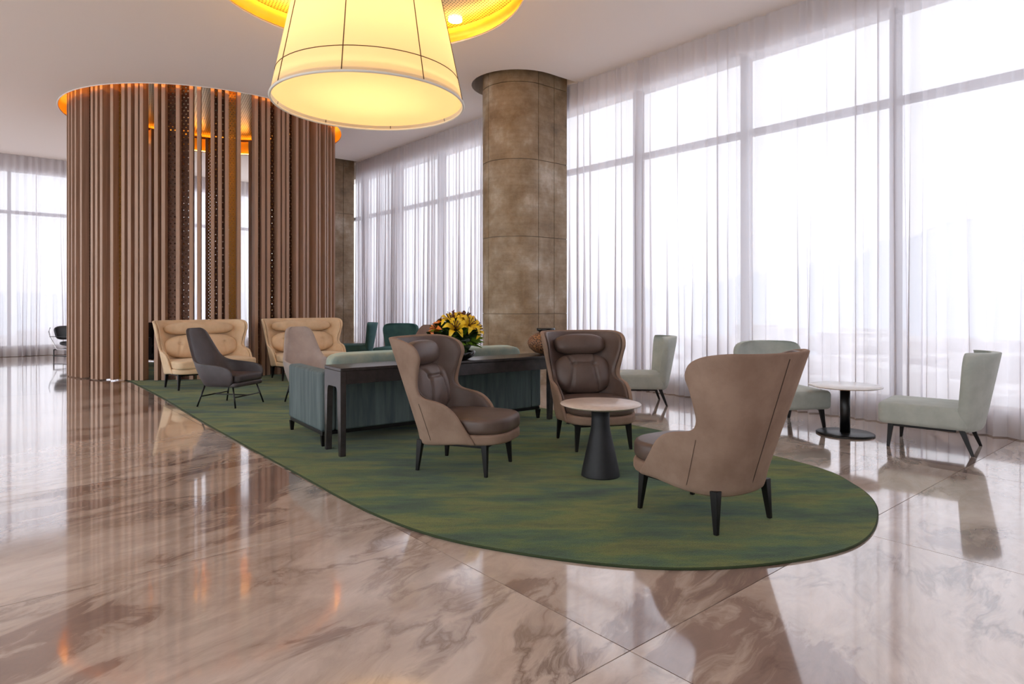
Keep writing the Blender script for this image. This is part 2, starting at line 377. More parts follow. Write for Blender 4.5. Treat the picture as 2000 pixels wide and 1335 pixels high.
# ceiling with round openings
DC, DR = (-6.61, 14.08), 2.76       # slat drum
PC, PR = (-1.75, 7.86), 1.93        # pendant
def circ(c, r, n=72): return [(c[0]+r*math.cos(2*PI*i/n), c[1]+r*math.sin(2*PI*i/n)) for i in range(n)]
def stadium(a0, b0, r, a1, n=18):
    P = [AB(a1, b0-r), ]
    for k in range(n+1):
        t = -PI/2-PI*k/n; P.append(AB(a0+r*math.cos(t), b0+r*math.sin(t)))
    P.append(AB(a1, b0+r)); return [(p.x, p.y) for p in P]
COLS = [(7.5, 8.70, .62, .82), (7.5, 17.0, .62, .80)]
loops = [[tuple(AB(a, b)[:2]) for a, b in ((A0-.1,B0-.1),(AW+.55,B0-.1),(AW+.55,BL+.55),(A0-.1,BL+.55))], circ(DC, DR), circ(PC, PR)]
for a0, b0, r, R in COLS: loops.append(stadium(a0, b0, R, AW-.06))
bm = bmesh.new()
for lp in loops:
    vs = [bm.verts.new((x, y, ZC)) for x, y in lp]
    for i in range(len(vs)): bm.edges.new((vs[i], vs[(i+1) % len(vs)]))
bmesh.ops.triangle_fill(bm, use_beauty=True, use_dissolve=False, edges=bm.edges[:])
bmesh.ops.recalc_face_normals(bm, faces=bm.faces)
for f in bm.faces:
    if f.normal.z > 0: f.normal_flip()
me = bpy.data.meshes.new('ceiling'); bm.to_mesh(me); bm.free(); me.materials.append(MATS['ceiling_paint'])
ceil = struct(link('ceiling', me))
quad_ab(MB(), A0-.2, AW+.6, B0-.2, BL+.6, ZC+.75, ZC+.9).build('ceiling_slab', 'concrete_plain', ceil)
def recess(c, r, h, top_mat, wall_mat='gold'):
    r += .15
    MB().grid([[(x, y, ZC+.012) for x, y in circ(c, r-.15)], [(x, y, ZC+.012) for x, y in circ(c, r)]], True).build('recess_ledge', 'ceiling_paint', ceil)
    w = MB(); rows = [[(x, y, ZC+.012) for x, y in circ(c, r)], [(x, y, ZC+h*.55) for x, y in circ(c, r)], [(x, y, ZC+h*.85) for x, y in circ(c, r-.03)], [(x, y, ZC+h) for x, y in circ(c, r-.1)]]
    w.grid(rows, True).build('recess_wall', wall_mat, ceil, True)
    t = MB(); n = 72; t.v = [(x, y, ZC+h) for x, y in circ(c, r-.1)]; t.f = [tuple(range(n))]
    t.build('perforated_panel', top_mat, ceil, uv=lambda co: (co.x, co.y))
    b = MB(); b.v = [(x, y, ZC+h+.05) for x, y in circ(c, r)]; b.f = [tuple(range(n))]; b.build('recess_backing', 'matte_black', ceil)
    tr = MB(); tr.tube([(x, y, ZC-.004) for x, y in circ(c, r-.144)], .010, 8, True).build('recess_trim', 'ceiling_paint', ceil, True)
recess(DC, DR, .42, 'perforated_ceiling'); recess(PC, PR, .25, 'perforated_ceiling')
for a0, b0, r, R in COLS:
    P = stadium(a0, b0, R, AW-.06); w = MB(); w.grid([[(x, y, ZC) for x, y in P], [(x, y, ZC+.5) for x, y in P]], True).build('column_pocket', 'ceiling_paint', ceil)

# window walls: upstand, head, mullions, transoms, panes
GP = .25                      # glazing plane behind the curtain plane
M0, MS = 2.87, 1.93
ww = struct(quad_ab(MB(), AW+.10, AW+.45, B0-.2, BL+.4, -.02, .27).build('wall_window', 'curb_paint'))
quad_ab(MB(), AW+.10, AW+.45, B0-.2, BL+.4, ZC-.40, ZC+.6).build('window_head', 'wall_paint', ww)
wl = struct(quad_ab(MB(), A0, AW+.1, BL+.10, BL+.45, -.02, .27).build('wall_left', 'curb_paint'))
quad_ab(MB(), A0, AW+.1, BL+.10, BL+.45, ZC-.40, ZC+.6).build('window_head', 'wall_paint', wl)
struct(quad_ab(MB(), A0, AW+.4, B0-.3, B0, -.02, ZC+.6).build('wall_right', 'wall_paint'))
for nm, q in (('wall_rear', (A0-.45, A0-.1, B0-.2, BL+.4)),):  # upstand and head around the added rear glazing
    o = struct(quad_ab(MB(), *q, -.02, .27).build(nm, 'curb_paint')); quad_ab(MB(), *q, ZC-.40, ZC+.6).build('window_head', 'wall_paint', o)
ZT = 3.81
mull = MB().box((0,0,(ZC-.40+.27)/2), (.20,.075,ZC-.67)).mesh('mullion', 'mullion')
tran = MB().box((0,MS/2,ZT), (.12,MS-.075,.085)).mesh('transom', 'mullion')
def sheet(z0, z1): return MB().add([(0,.037,z0),(0,MS-.037,z0),(0,MS-.037,z1),(0,.037,z1)], [(0,1,2,3)]).mesh('pane', 'glass')
pl_, pu_ = sheet(.27, ZT-.042), sheet(ZT+.042, ZC-.40)
wn = 0
def window(pos, rz):
    global wn; wn += 1
    o = bpy.data.objects.new('window_%d' % wn, None); C.objects.link(o); o.location = pos; o.rotation_euler = (0,0,rz); struct(o)
    for nm, m in (('mullion', mull), ('transom', tran), ('pane', pl_), ('pane', pu_)): link(nm, m, o)
for k in range(-5, 10):
    b = M0+MS*k
    if b+MS < BL+.5: window(AB(AW+GP, b), RA)
for k in range(15): window(AB(A0-GP, BL-.3-MS*k), RA+PI)  # unseen uncurtained rear windows, added to brighten the interior
aL = 0.80   # a mullion of the left wall
for k in range(-4, 4):
    a = aL+MS*k
    if a > A0-.5 and a+MS < AW+.6: window(AB(a+MS, BL+GP), RA+PI/2)
cp = quad_ab(MB(), AW+.1, AW+.45, BL+.1, BL+.45, 0, ZC+.5).build('wall_corner', 'wall_paint'); struct(cp)

# light portals at the glazing
def portal(p, rz, wd, ht):
    l = bpy.data.lights.new('window_portal', 'AREA'); l.shape = 'RECTANGLE'; l.size = wd; l.size_y = ht; l.cycles.is_portal = True
    o = bpy.data.objects.new('window_portal', l); C.objects.link(o); o.matrix_world = Matrix.Translation(p) @ Matrix.Rotation(rz, 4, 'Z') @ Matrix.Rotation(PI/2, 4, 'Y') @ Matrix.Rotation(PI/2, 4, 'Z')
portal(AB(AW+GP+.25, (B0+BL)/2, (.27+ZC-.4)/2), RA, BL-B0, ZC-.67)
portal(AB(A0-GP-.25, (B0+BL)/2, (.27+ZC-.4)/2), RA+PI, BL-B0, ZC-.67)  # portal for the added rear windows
portal(AB((A0+AW)/2, BL+GP+.25, (.27+ZC-.4)/2), RA+PI/2, AW-A0, ZC-.67)

# ------------------------------------------------------------------ sheer curtains
def curtain(p0, p1, out, label, wl=.145, amp=.07, seed=1, top=ZC-.005):
    rnd = random.Random(seed); p0, p1 = Vector(p0), Vector(p1); d = p1-p0; L = d.length; d /= L; out = Vector(out)
    s = 0; cols = []
    while s < L:
        w = wl*rnd.uniform(.7, 1.5); A = amp*rnd.uniform(.35, 1.3); dr = rnd.uniform(-.05, .05); kk = rnd.uniform(-.02,.02)
        w = min(w, L-s) if L-s-w > .04 else L-s
        for k in range(10): cols.append((s+w*k/10, k/10, A, dr, kk))
        s += w
    cols.append((L, 0, cols[-1][2], 0, 0))
    zs = [.012, .35, 1.0, 1.8, 2.8, 3.9, 4.8, 5.1, top]
    rows = []
    for z in zs:
        h = 1-z/top; r = []
        for s, ph, A, dr, kk in cols:
            a = A*(.55+.55*h)*(0.6 if z > 5 else 1)
            u = s+.35*a*math.sin(4*PI*ph)*(.4+.6*h)+dr*h*.6+kk*math.sin(5*h); u = min(max(u, 0), L)
            q = p0+d*u+out*(a*math.sin(2*PI*ph)); r.append((q.x, q.y, z))
        rows.append(r)
    o = MB().grid(rows).build('sheer_curtain', 'sheer', None, True)
    return tag(o, label, 'curtain', 'sheer floor-length window curtains')
OUT = AB(1, 0)
def cw(b0, b1, label, seed, **k): curtain(AB(AW-.02, b0), AB(AW-.02, b1), OUT, label, seed=seed, **k)
cw(B0+.1, 2.98, 'white sheer curtain behind the nearest sage chair, running off the right edge', 3, wl=.17)
cw(2.96, 4.94, 'white sheer curtain behind the thin-stemmed table with disc base', 4, wl=.16)
cw(4.92, 8.3, 'wide white sheer curtain directly right of the large concrete column', 5, wl=.15)
cw(9.12, 12.2, 'white sheer curtain directly left of the large concrete column', 6, wl=.13)
cw(12.18, 14.22, 'white sheer curtain behind the pair of teal chairs', 7, wl=.13)
cw(14.2, 16.34, 'farthest white sheer curtain showing right of the slatted drum', 8, wl=.13)
curtain(AB(7.5, BL-.02), AB(1.35, BL-.02), AB(0, 1), 'white sheer curtain behind the black sling chair and slatted drum', wl=.13, seed=9)
curtain(AB(1.37, BL-.02), AB(A0+.1, BL-.02), AB(0, 1), 'white sheer curtain at the left edge of the picture', wl=.13, seed=10)

# ------------------------------------------------------------------ concrete columns: cast in lifts and shuttering panels
def column(a0, b0, r, label, aend):
    root = thing('concrete_column', label, 'column', AB(a0, b0))
    inv = Matrix.Translation(-AB(a0, b0))
    def outline(rr):
        P = []
        for k in range(9): P.append(AB(aend-(aend-a0)*k/8, b0-rr))
        for k in range(1, 40): t = -PI/2-PI*k/40; P.append(AB(a0+rr*math.cos(t), b0+rr*math.sin(t)))
        for k in range(9): P.append(AB(a0+(aend-a0)*k/8, b0+rr))
        return [(inv @ p) for p in P]
    core = outline(r-.02); MB().prism([(p.x, p.y) for p in core], 0, ZC+.5).build('core', 'concrete_plain', root)
    o_, i_ = outline(r), outline(r-.03); n = len(o_)
    cuts = [0, 4, 9, 29, 45, 52, n-1]; zs = [0, 1.22, 2.54, 3.86, 5.17, ZC+.5]
    for zi in range(len(zs)-1):
        for ci in range(len(cuts)-1):
            A, B = cuts[ci], cuts[ci+1]; O = [o_[k].copy() for k in range(A, B+1)]; I = [i_[k].copy() for k in range(A, B+1)]
            g = .005
            for arr in (O, I):
                d0 = (arr[1]-arr[0]).normalized(); arr[0] = arr[0]+d0*g; d1 = (arr[-2]-arr[-1]).normalized(); arr[-1] = arr[-1]+d1*g
            poly = [(p.x, p.y) for p in O]+[(p.x, p.y) for p in reversed(I)]
            MB().prism(poly, zs[zi]+(g if zi else 0), zs[zi+1]-g).build('cast_panel', 'concrete', root)
column(COLS[0][0], COLS[0][1], .62, 'large rounded grey-brown concrete column rising through a ceiling cut-out', AW-.07)
column(COLS[1][0], COLS[1][1], .62, 'distant concrete column barely showing past the right edge of the slatted drum', AW-.06)

# ------------------------------------------------------------------ rug
def catmull(P, k=10):
    out = []; n = len(P)
    for i in range(n):
        p0, p1, p2, p3 = (Vector(P[(i+j-1) % n]) for j in range(4))
        for s in range(k):
            t = s/k; out.append(tuple(.5*((2*p1)+(p2-p0)*t+(2*p0-5*p1+4*p2-p3)*t*t+(3*p1-p0-3*p2+p3)*t**3)))
    return out
RP = catmull([(2.42,4.24),(1.88,3.62),(.94,3.36),(0,3.586),(-.80,4.12),(-1.94,5.46),(-3.53,7.40),(-5.2,9.5),(-6.51,11.08),(-8.0,12.9),(-8.6,14.6),(-7.6,15.9),(-5.6,15.2),(-3.0,12.3),(-.5,9.5),(1.377,7.3),(2.48,5.65),(2.62,4.9)])
rug = MB(); n = len(RP); rug.prism(RP, .001, .014)
tag(rug.build('area_rug', 'rug_wool'), 'large curved green wool rug with mottled streaks under the seating', 'rug')
MB().tube([(x, y, .007) for x, y in RP], .008, 6, True).build('binding_edge', 'rug_binding', bpy.data.objects['area_rug'], True)
RZ = .014

# ------------------------------------------------------------------ slatted drum
ang = [-45.9,-41.0,-36.6,-31.5,-24.0,-21.3,-18.6,-13.3,-8.2,-5.5,-2.6,-0.6,5.0,7.7,13.0,17.8,20.6,25.5,28.2,30.8,35.4,42.3,45.2,47.5,52.2,54.4,56.6,61.6,65.8,68.2,74.8,77.4,83.1]
rnd = random.Random(21); a = 83.1
while a < 306: a += 2.65*rnd.choice([1,1,2,2,2,3]); ang.append(a)
VIEW = (261.6, 240.9, 213.7, 211.3)   # openings through the far side
ang = [q for q in ang if q < 311 and not any(abs(q-o) < 1.3 for o in VIEW)]
screen = thing('slat_screen', 'tall circular screen of vertical wooden slats and perforated metal strips', 'screen', (DC[0], DC[1], 0))
RO, SD, SW, ZS = 2.62, .17, .062, ZC+.30
slat = MB().box((0, RO-SD/2, (.02+ZS)/2), (SW, SD, ZS-.02)).mesh('slat', 'slat_wood')
for q in ang: link('slat', slat, screen, (0,0,0), (0,0,PI+math.radians(q)))
ring = MB(); ring.tube([(x, y, ZS) for x, y in circ((0,0), RO-SD/2)], .03, 6, True); ring.build('top_ring', 'copper', screen, True)
def strip(q0, q1, m, z0=.02):
    r = RO-SD*.75; a0, a1 = math.radians(q0), math.radians(q1); w = 2*r*math.sin((a1-a0)/2)
    o = MB().box((0, r*math.cos((a1-a0)/2), (z0+ZS)/2), (w, .004, ZS-z0)).build('perforated_strip', m, screen, uv=lambda co: (co.x, co.z))
    o.rotation_euler = (0,0,PI+(a0+a1)/2)
for i, j, m in ((13,14,0),(14,15,0),(17,18,0),(18,19,0),(19,20,1),(23,24,0),(7,8,1),(26,27,0),(3,4,0),(21,22,0)):
    strip(ang[i], ang[j], ('perforated_bronze','perforated_brass')[m])
idx = [k for k in range(len(ang)-1) if ang[k] > 88]
for k in idx:
    if rnd.random() < .9 and not any(ang[k]-.5 < o < ang[k+1]+.5 for o in VIEW): strip(ang[k], ang[k+1], rnd.choice(['perforated_bronze','perforated_brass','perforated_brass']))
MB().tube([(x, y, ZC+.035) for x, y in circ((0,0), 2.86)], .008, 6, True).build('cove_light', 'led_cove', ceil, True, (DC[0], DC[1], 0))

# ------------------------------------------------------------------ pendant
ph = thing('pendant_lamp', 'huge cream drum-cone pendant lamp hanging from a gold ceiling recess', 'lamp', (PC[0], PC[1], 3.84))
zt = ZC+.23; rtop = lambda z: 1.15-(z-3.84)*.2086
MB().grid([[(x, y, z-3.84) for x, y in circ((0,0), rtop(z), 96)] for z in [3.84+(zt-3.84)*k/8 for k in range(9)]], True).build('shade', 'lamp_fabric', ph, True)
dz = .05; d = MB(); d.v = [(x, y, dz) for x, y in circ((0,0), 1.135, 96)]; d.f = [tuple(range(96))]; d.build('diffuser', 'lamp_diffuser', ph)
MB().tube([(x, y, 0) for x, y in circ((0,0), 1.15, 96)], .016, 8, True).build('rim', 'shade_rim', ph, True)
MB().tube([(x, y, .29) for x, y in circ((0,0), rtop(4.13)+.002, 96)], .005, 6, True).build('seam_ring', 'shade_seam', ph, True)
for k in range(8):
    t = -PI/2+math.radians(-2+45*k)
    MB().tube([((rtop(z)+.002)*math.cos(t), (rtop(z)+.002)*math.sin(t), z-3.84) for z in (3.85, zt-.01)], .006, 6).build('seam', 'shade_seam', ph, True)
MB().tube([(x, y, .13) for x, y in circ((0,0), 1.07, 96)], .010, 6, True).build('light_ring', 'led_warm', ph, True)
stem = MB().lathe([(.02, .3), (.02, zt+.12-3.84)], 12).build('stem', 'black_metal', ph)
for k in range(6):
    l = bpy.data.lights.new('pendant_bulb', 'POINT'); l.energy = 6.5; l.color = (1, .67, .32); l.shadow_soft_size = .12
    o = bpy.data.objects.new('pendant_bulb', l); C.objects.link(o); o.parent = ph; o.location = (.5*math.cos(k*PI/3), .5*math.sin(k*PI/3), .75)
MB().tube([(x, y, ZC+.04) for x, y in circ(PC, PR+.08)], .008, 6, True).build('cove_light', 'led_amber', ceil, True)
dl = thing('downlight', 'small round white downlight in the perforated panel above the pendant', 'light', (PC[0]+.92, PC[1]+1.50, ZC+.248))
MB().lathe([(.10, 0), (.10, -.02), (.085, -.025)], 24).build('lens', 'fixture_white', dl, True)

# ------------------------------------------------------------------ upholstered shells
def shell_rows(zs, plan, K):
    """rows of an U-shaped shell; plan(z) -> (xb, xc, W, xe, p): back line, where the sides start, half width, front edge, roundness"""
    rows = []
    for z in zs:
        xb, xc, Wd, xe, p = plan(z); pts = []
        if xe > xc: pts += [(xe, Wd)]
        M = 60
        for k in range(M+1):
            t = PI/2*k/M; x = xc-(xc-xb)*(math.sin(t)**(2/p)); y = Wd*(max(0, math.cos(t))**(2/p))
            if x <= xe+1e-9: pts.append((x, y))
        half = pts+[(x, -y) for x, y in reversed(pts[:-1])]
        L = [0]
        for (ax, ay), (bx, by) in zip(half, half[1:]): L.append(L[-1]+math.hypot(bx-ax, by-ay))
        row = []; j = 0
        for k in range(K):
            s = L[-1]*k/(K-1)
            while j < len(L)-2 and L[j+1] < s: j += 1
            t = (s-L[j])/max(1e-9, L[j+1]-L[j]); row.append((half[j][0]+(half[j+1][0]-half[j][0])*t, half[j][1]+(half[j+1][1]-half[j][1])*t, z))
        rows.append(row)
    return rows
def thick(outer, inner):
    mb = MB(); m, n = len(outer), len(outer[0]); mb.grid(outer); mb.grid(inner, flip=True); o = m*n
    for j in range(n-1):
        mb.f.append((j, o+j, o+j+1, j+1)); mb.f.append(((m-1)*n+j, (m-1)*n+j+1, o+(m-1)*n+j+1, o+(m-1)*n+j))
    for i in range(m-1):
        mb.f.append((i*n, (i+1)*n, o+(i+1)*n, o+i*n)); mb.f.append((i*n+n-1, o+i*n+n-1, o+(i+1)*n+n-1, (i+1)*n+n-1))
    return mb
EDGE = [(.262,.26),(.31,.225),(.42,.15),(.52,.085),(.575,.02),(.60,-.05),(.612,-.12),(.625,-.185),(.65,-.232),(.70,-.248),(.80,-.236),(.90,-.205),(.97,-.194),(1.02,-.210),(1.06,-.250),(1.09,-.312),(1.108,-.385),(1.12,-.48)]
def wing_seat(name, label, cat, dw=0.0, fab='velvet_taupe', inner='leather_taupe', p0=2.5, group=None):
    root = thing(name, label, cat, group=group)
    zs = [q[0] for q in EDGE]; zs = sorted(zs+[.36,.47,.75,.85,.94])
    def plan(off, de=0, ztop=0):
        def f(z):
            t = (z-.262)/.858; xb = -.36-.27*t+off; Wd = .355+.10*t**1.1-off+dw
            return (xb, xb+.36, Wd, lerp(EDGE, z)-de, p0)
        return f
    K = 33 if not dw else 45
    def sag(rows): return [[(x, y, z-(.048*max(0, min(1, (.12-x)/.4)) if z < .30 else 0)) for x, y, z in r] for r in rows]   # the underside drops towards the back
    thick(sag(shell_rows(zs, plan(0), K)), sag(shell_rows(zs, plan(.034), K))).build('shell', fab, root, sub=1)
    zl = [.33]+[z-.012 for z in zs if z > .36]
    thick(shell_rows(zl, plan(.037, .012), K), shell_rows(zl, plan(.062, .03), K)).build('lining', inner, root, sub=1)
    # stitched seams of the outer cover
    hw = .355+dw
    for s in (-1, 0, 1):
        pts = []
        for z in [.28+.05*k for k in range(17 if not s else 7)]:
            xb, xc, Wd, xe, p = plan(-.001)(z); t = math.radians(72)*abs(s); pts.append((xc-(xc-xb)*(math.cos(t)**(2/p)), s*Wd*(math.sin(t)**(2/p)), z))
        MB().tube(pts, .003 if not s else .0015, 6).build('back_seam' if not s else 'side_seam', 'seam_thread', root, True)
    base = round_plan(-.33, .45, hw-.012, .26, .30)
    loft_pad(base, .262, .345, .022).build('seat_base', fab, root, True)
    pad = round_plan(-.30, .455, hw-.03, .25, .24)
    if dw:
        pad = round_plan(-.30, .455, hw-.03, .12, .2)
        base = round_plan(-.33, .45, hw-.012, .14, .25)
    if not dw:
        loft_pad(pad, .345, .47, .035, .012).build('seat_cushion', inner, root, True)
    else:
        loft_pad(pad, .345, .47, .03, .012).build('seat_cushion', inner, root, True)
    lean = -.27/.858
    # back cushion with two buttons and stitched folds
    bw = .60+2*dw*.93; yb = .11+dw*.75; H = .42
    cr = [((-yb,.09),(yb,.09),.018,.016), ((-yb,.09),(-yb-.05,-.2),.024,.016), ((yb,.09),(yb+.05,-.2),.024,.016), ((-yb,.09),(-yb-.04,.2),.024,.016), ((yb,.09),(yb+.04,.2),.024,.016), ((-yb,.09),(-yb,.09),.045,.026), ((yb,.09),(yb,.09),.045,.026)]
    if dw: cr = [((-.36,.04),(-.36,.04),.04,.03), ((.36,.04),(.36,.04),.04,.03), ((-.36,.04),(-.40,-.2),.018,.02), ((.36,.04),(.40,-.2),.018,.02), ((-.36,.04),(-.33,.2),.014,.02), ((.36,.04),(.33,.2),.014,.02), ((0,.2),(0,-.2),.03,.02)]
    b = cushion((.20 if dw else .17, bw, H), 2.8 if dw else 3.0, 40, cr, .03, .004 if dw else .002, 3).build('back_cushion', inner, root, True)
    root.scale = (1, 1, .982); b.location = (-.345, 0, .665); b.rotation_euler = (0, -.26, 0)
    h = cushion((.22 if dw else .17, bw*(.95 if dw else .92), .225), 2.7, 36, (), .015, .007 if dw else .003, 5).build('head_cushion', inner, root, True)
    h.location = (-.43, 0, .97); h.rotation_euler = (0, -.26, 0)
    # frame and legs
    lx, ly = .29, .25+dw
    for s in (-1, 1):
        MB().box((0, s*ly, .245), (2*lx, .03, .034)).build('side_rail', 'dark_wood', root, bevel=.004)
    for x in (-lx, lx): MB().box((x, 0, .245), (.03, 2*ly, .034)).build('cross_rail', 'dark_wood', root, bevel=.004)
    for i in (-1, 1):
        for j in (-1, 1):
            MB().taper((i*.31, j*(ly+.02), 0), (.026,.026), (i*lx, j*ly, .262), (.052,.052)).build('leg', 'dark_wood', root, bevel=.004)
    return root
wc = wing_seat('wing_armchair', '', 'armchair', group='taupe wing armchairs around the cone table')
place(wc, 'taupe wing armchair in front of the console table, facing right', -.40, 5.46, yaw(.59,-.225), RZ)
place(copy_tree(wc), 'taupe wing armchair facing us behind the cone-based table', .80, 6.33, yaw(.125,-.575), RZ)
place(copy_tree(wc), 'nearest taupe wing armchair, turned with its seamed back to us', 1.265, 4.235, yaw(-.37,.53), RZ)
ls = wing_seat('wing_loveseat', '', 'loveseat', .315, 'cream_fabric', 'cream_fabric', 3.4, group='cream loveseats in front of the slatted drum')
place(ls, 'cream wing loveseat behind the dark grey lounge chair', -5.10, 10.78, yaw(.72,-.70), RZ)
place(copy_tree(ls), 'cream wing loveseat behind the pale greige lounge chair', -3.81, 12.01, yaw(.6,-.8), RZ)

LE = [(.285,.22),(.33,.27),(.42,.285),(.49,.27),(.53,.22),(.555,.12),(.567,-.02),(.575,-.16),(.59,-.27),(.62,-.345),(.68,-.395),(.78,-.45),(.88,-.50),(.96,-.54),(1.01,-.568),(1.035,-.59),(1.045,-.605)]
LW = [(.285,.30),(.42,.335),(.56,.345),(.66,.335),(.8,.31),(.92,.285),(.98,.27),(1.015,.25),(1.035,.215),(1.045,.17)]
def lounge(label, fab):
    root = thing('lounge_chair', label, 'armchair', group='high-backed lounge chairs on thin metal legs')
    zs = [q[0] for q in LE]
    def plan(off):
        def f(z):
            t = (z-.285)/.76; xb = -.30-.335*t+off; xe = lerp(LE, z); Wd = lerp(LW, z)-off
            return (xb, xb+.26, Wd, max(xe, xb+.03), 2.9)
        return f
    thick(shell_rows(zs, plan(0), 29), shell_rows(zs, plan(.03), 29)).build('shell', fab, root, sub=1)
    loft_pad(round_plan(-.28, .31, .295, .07, .18), .275, .335, .02).build('seat_base', fab, root, True)
    loft_pad(round_plan(-.26, .315, .27, .06, .15), .335, .435, .03, .012).build('seat_cushion', fab, root, True)
    for i in (-1, 1):
        for j in (-1, 1):
            MB().tube([(i*.22, j*.24, .285), (i*.30, j*.29, .004)], .011, 8).build('leg', 'black_metal', root, True)
    MB().tube([(-.262, 0, .14), (.262, 0, .14)], .009, 8).build('stretcher', 'black_metal', root, True)
    for i in (-1, 1): MB().tube([(i*.262, -.265, .14), (i*.262, .265, .14)], .009, 8).build('stretcher', 'black_metal', root, True)
    return root
lc = lounge('', 'graphite_leather'); place(lc, 'dark grey lounge chair on thin black legs, seen from the side', -3.85, 8.77, yaw(.6,-.16), RZ)
place(lounge('', 'greige_fabric'), 'pale greige lounge chair behind the end of the teal sofa', -2.78, 8.95, yaw(.62,-.78), RZ)
place(lounge('', 'brown_fabric'), 'brown lounge chair peeking out between the teal chairs and the flower bowl', -1.76, 9.8, yaw(-.62,-.6), RZ)

SW_ = [(.20,.30),(.30,.35),(.45,.385),(.65,.425),(.78,.455),(.84,.450),(.885,.432),(.915,.40),(.935,.35),(.945,.27)]
def slipper(label, fab, group):
    root = thing('slipper_chair', label, 'chair', group=group)
    loft_pad(round_plan(-.34, .40, .345, .06, .06), .225, .43, .045, .012).build('seat', fab, root, True)
    outer, inner = [], []
    for z, Wd in SW_:
        t = (z-.2)/.742; r0, r1 = [], []
        th = .105*(1-.25*t)
        for k in range(15):
            u = -1+2*k/14; y = Wd*u; x = -.37-.15*t+.17*(abs(u)**2.4)*(.55+.6*t)
            r0.append((x-th*.5, y*1.0, z)); r1.append((x+th*.5, y*.93, z))
        outer.append(r0); inner.append(r1)
    thick(outer, inner).build('backrest', fab, root, sub=2)
    for j in (-1, 1):
        MB().taper((.31, j*.30, 0), (.026,.026), (.29, j*.27, .235), (.05,.05)).build('leg', 'dark_wood', root, bevel=.004)
        MB().taper((-.37, j*.30, 0), (.026,.026), (-.28, j*.27, .235), (.05,.05)).build('leg', 'dark_wood', root, bevel=.004)
        MB().box((.02, j*.27, .215), (.52, .03, .03)).build('side_rail', 'dark_wood', root, bevel=.004)
    return root
G1 = 'pale sage slipper chairs by the curtains'; G2 = 'teal slipper chairs in the distance'
s1 = slipper('', 'pale_sage_fabric', G1); place(s1, 'nearest sage slipper chair at the right edge, seen in profile', 4.13, 6.31, yaw(-.746,.667))
place(copy_tree(s1), 'sage slipper chair whose top shows over the nearest wing armchair', 3.15, 7.42, yaw(.16,-.98))
place(copy_tree(s1), 'sage slipper chair in profile just right of the rear wing armchair', 1.76, 9.05, yaw(-1,.06))
s2 = slipper('', 'teal_fabric', G2); place(s2, 'teal slipper chair in profile, left one of the teal pair', -3.75, 15.2, yaw(-.97,-.2))
place(copy_tree(s2), 'teal slipper chair facing us, right one of the teal pair', -2.62, 14.25, yaw(-.25,-.97))

# ------------------------------------------------------------------ tables
t = thing('cone_table', 'round stone-topped side table on a black flared cone base', 'table', (.715, 5.17, RZ))
MB().lathe([(.155,0),(.155,.008),(.148,.05),(.125,.16),(.098,.28),(.080,.36),(.073,.42),(.072,.555)], 40).build('cone_base', 'matte_black', t, True)
MB().lathe([(.06,.552),(.28,.556),(.322,.572),(.325,.576),(.322,.580),(.05,.5805)], 56).build('table_top', 'stone_top', t, True)
t = thing('pedestal_table', 'thin round white-topped table on a black stem and disc base', 'table', (3.57, 6.86, 0))
MB().lathe([(.275,0),(.285,.006),(.285,.014),(.27,.022),(.05,.024)], 48).build('disc_base', 'black_metal', t, True)
MB().lathe([(.05,.022),(.05,.50)], 24).build('stem', 'black_metal', t, True)
MB().lathe([(.06,.498),(.33,.505),(.357,.513)], 56, caps=True).build('top_underside', 'oak_edge', t, True)
MB().lathe([(.357,.5135),(.358,.519),(.352,.524),(.05,.5245)], 56).build('table_top', 'white_top', t, True)

# ------------------------------------------------------------------ sofa with console behind it
SE = math.atan2(.582, .813)
SX, SY = -1.84, 6.17
sofa = thing('sofa', 'long teal velvet sofa with its back to the dark console table', 'sofa', (SX, SY, RZ), SE)
SL, SDp = 2.70, 1.06   # local x along the sofa, y towards its front (away from us)
MB().box((SL/2, SDp/2, .125), (SL-.03, SDp-.03, .035)).build('plinth', 'dark_wood', sofa, bevel=.003)
for x in (.03, SL-.03):
    for y in (.03, SDp-.03): MB().taper((x, y, 0), (.03,.03), (x, y, .11), (.05,.05)).build('leg', 'dark_wood', sofa, bevel=.003)
MB().box((SL/2, .09, .425), (SL-.30, .18, .565)).build('backrest', 'teal_velvet', sofa, bevel=.02, seg=3)
for x in (.075, SL-.075): MB().box((x, SDp/2, .4325), (.15, SDp, .58)).build('armrest', 'teal_velvet', sofa, bevel=.03, seg=4)
MB().box((SL/2, .18+(SDp-.2)/2, .21), (SL-.30, SDp-.2, .13)).build('seat_deck', 'teal_velvet', sofa, bevel=.01)
for k in range(2):
    w = (SL-.30)/2; x = .15+w*(k+.5)
    cushion((SDp-.40, w-.01, .19), 6, 10, ()).build('seat_cushion', 'teal_velvet_lit', sofa, True, (x, .36+(SDp-.38)/2, .37), (0,0,PI/2))
    b = cushion((.2, w-.03, .46), 8, 12, (), .012).build('back_cushion', 'teal_velvet_lit', sofa, True, (x, .29, .645)); b.rotation_euler = (.10, 0, 0); b.rotation_mode = 'XYZ'
    b.rotation_euler = (0, -.10, PI/2)
cons = thing('console_table', 'long dark lacquered console table with arched tapering end legs', 'table', (-1.52, 5.776, RZ), SE)
CL, CW_, CH = 2.76, .42, .80   # local x along, y across (towards the sofa)
MB().box((CL/2-.03, CW_/2, CH-.015), (CL, CW_, .03)).build('table_top', 'console_lacquer', cons, bevel=.006)
MB().box((CL/2-.03, .03, CH-.09), (CL-.10, .03, .12)).build('apron', 'console_lacquer', cons, bevel=.004)
MB().box((CL/2-.03, CW_-.03, CH-.09), (CL-.10, .03, .12)).build('apron', 'console_lacquer', cons, bevel=.004)
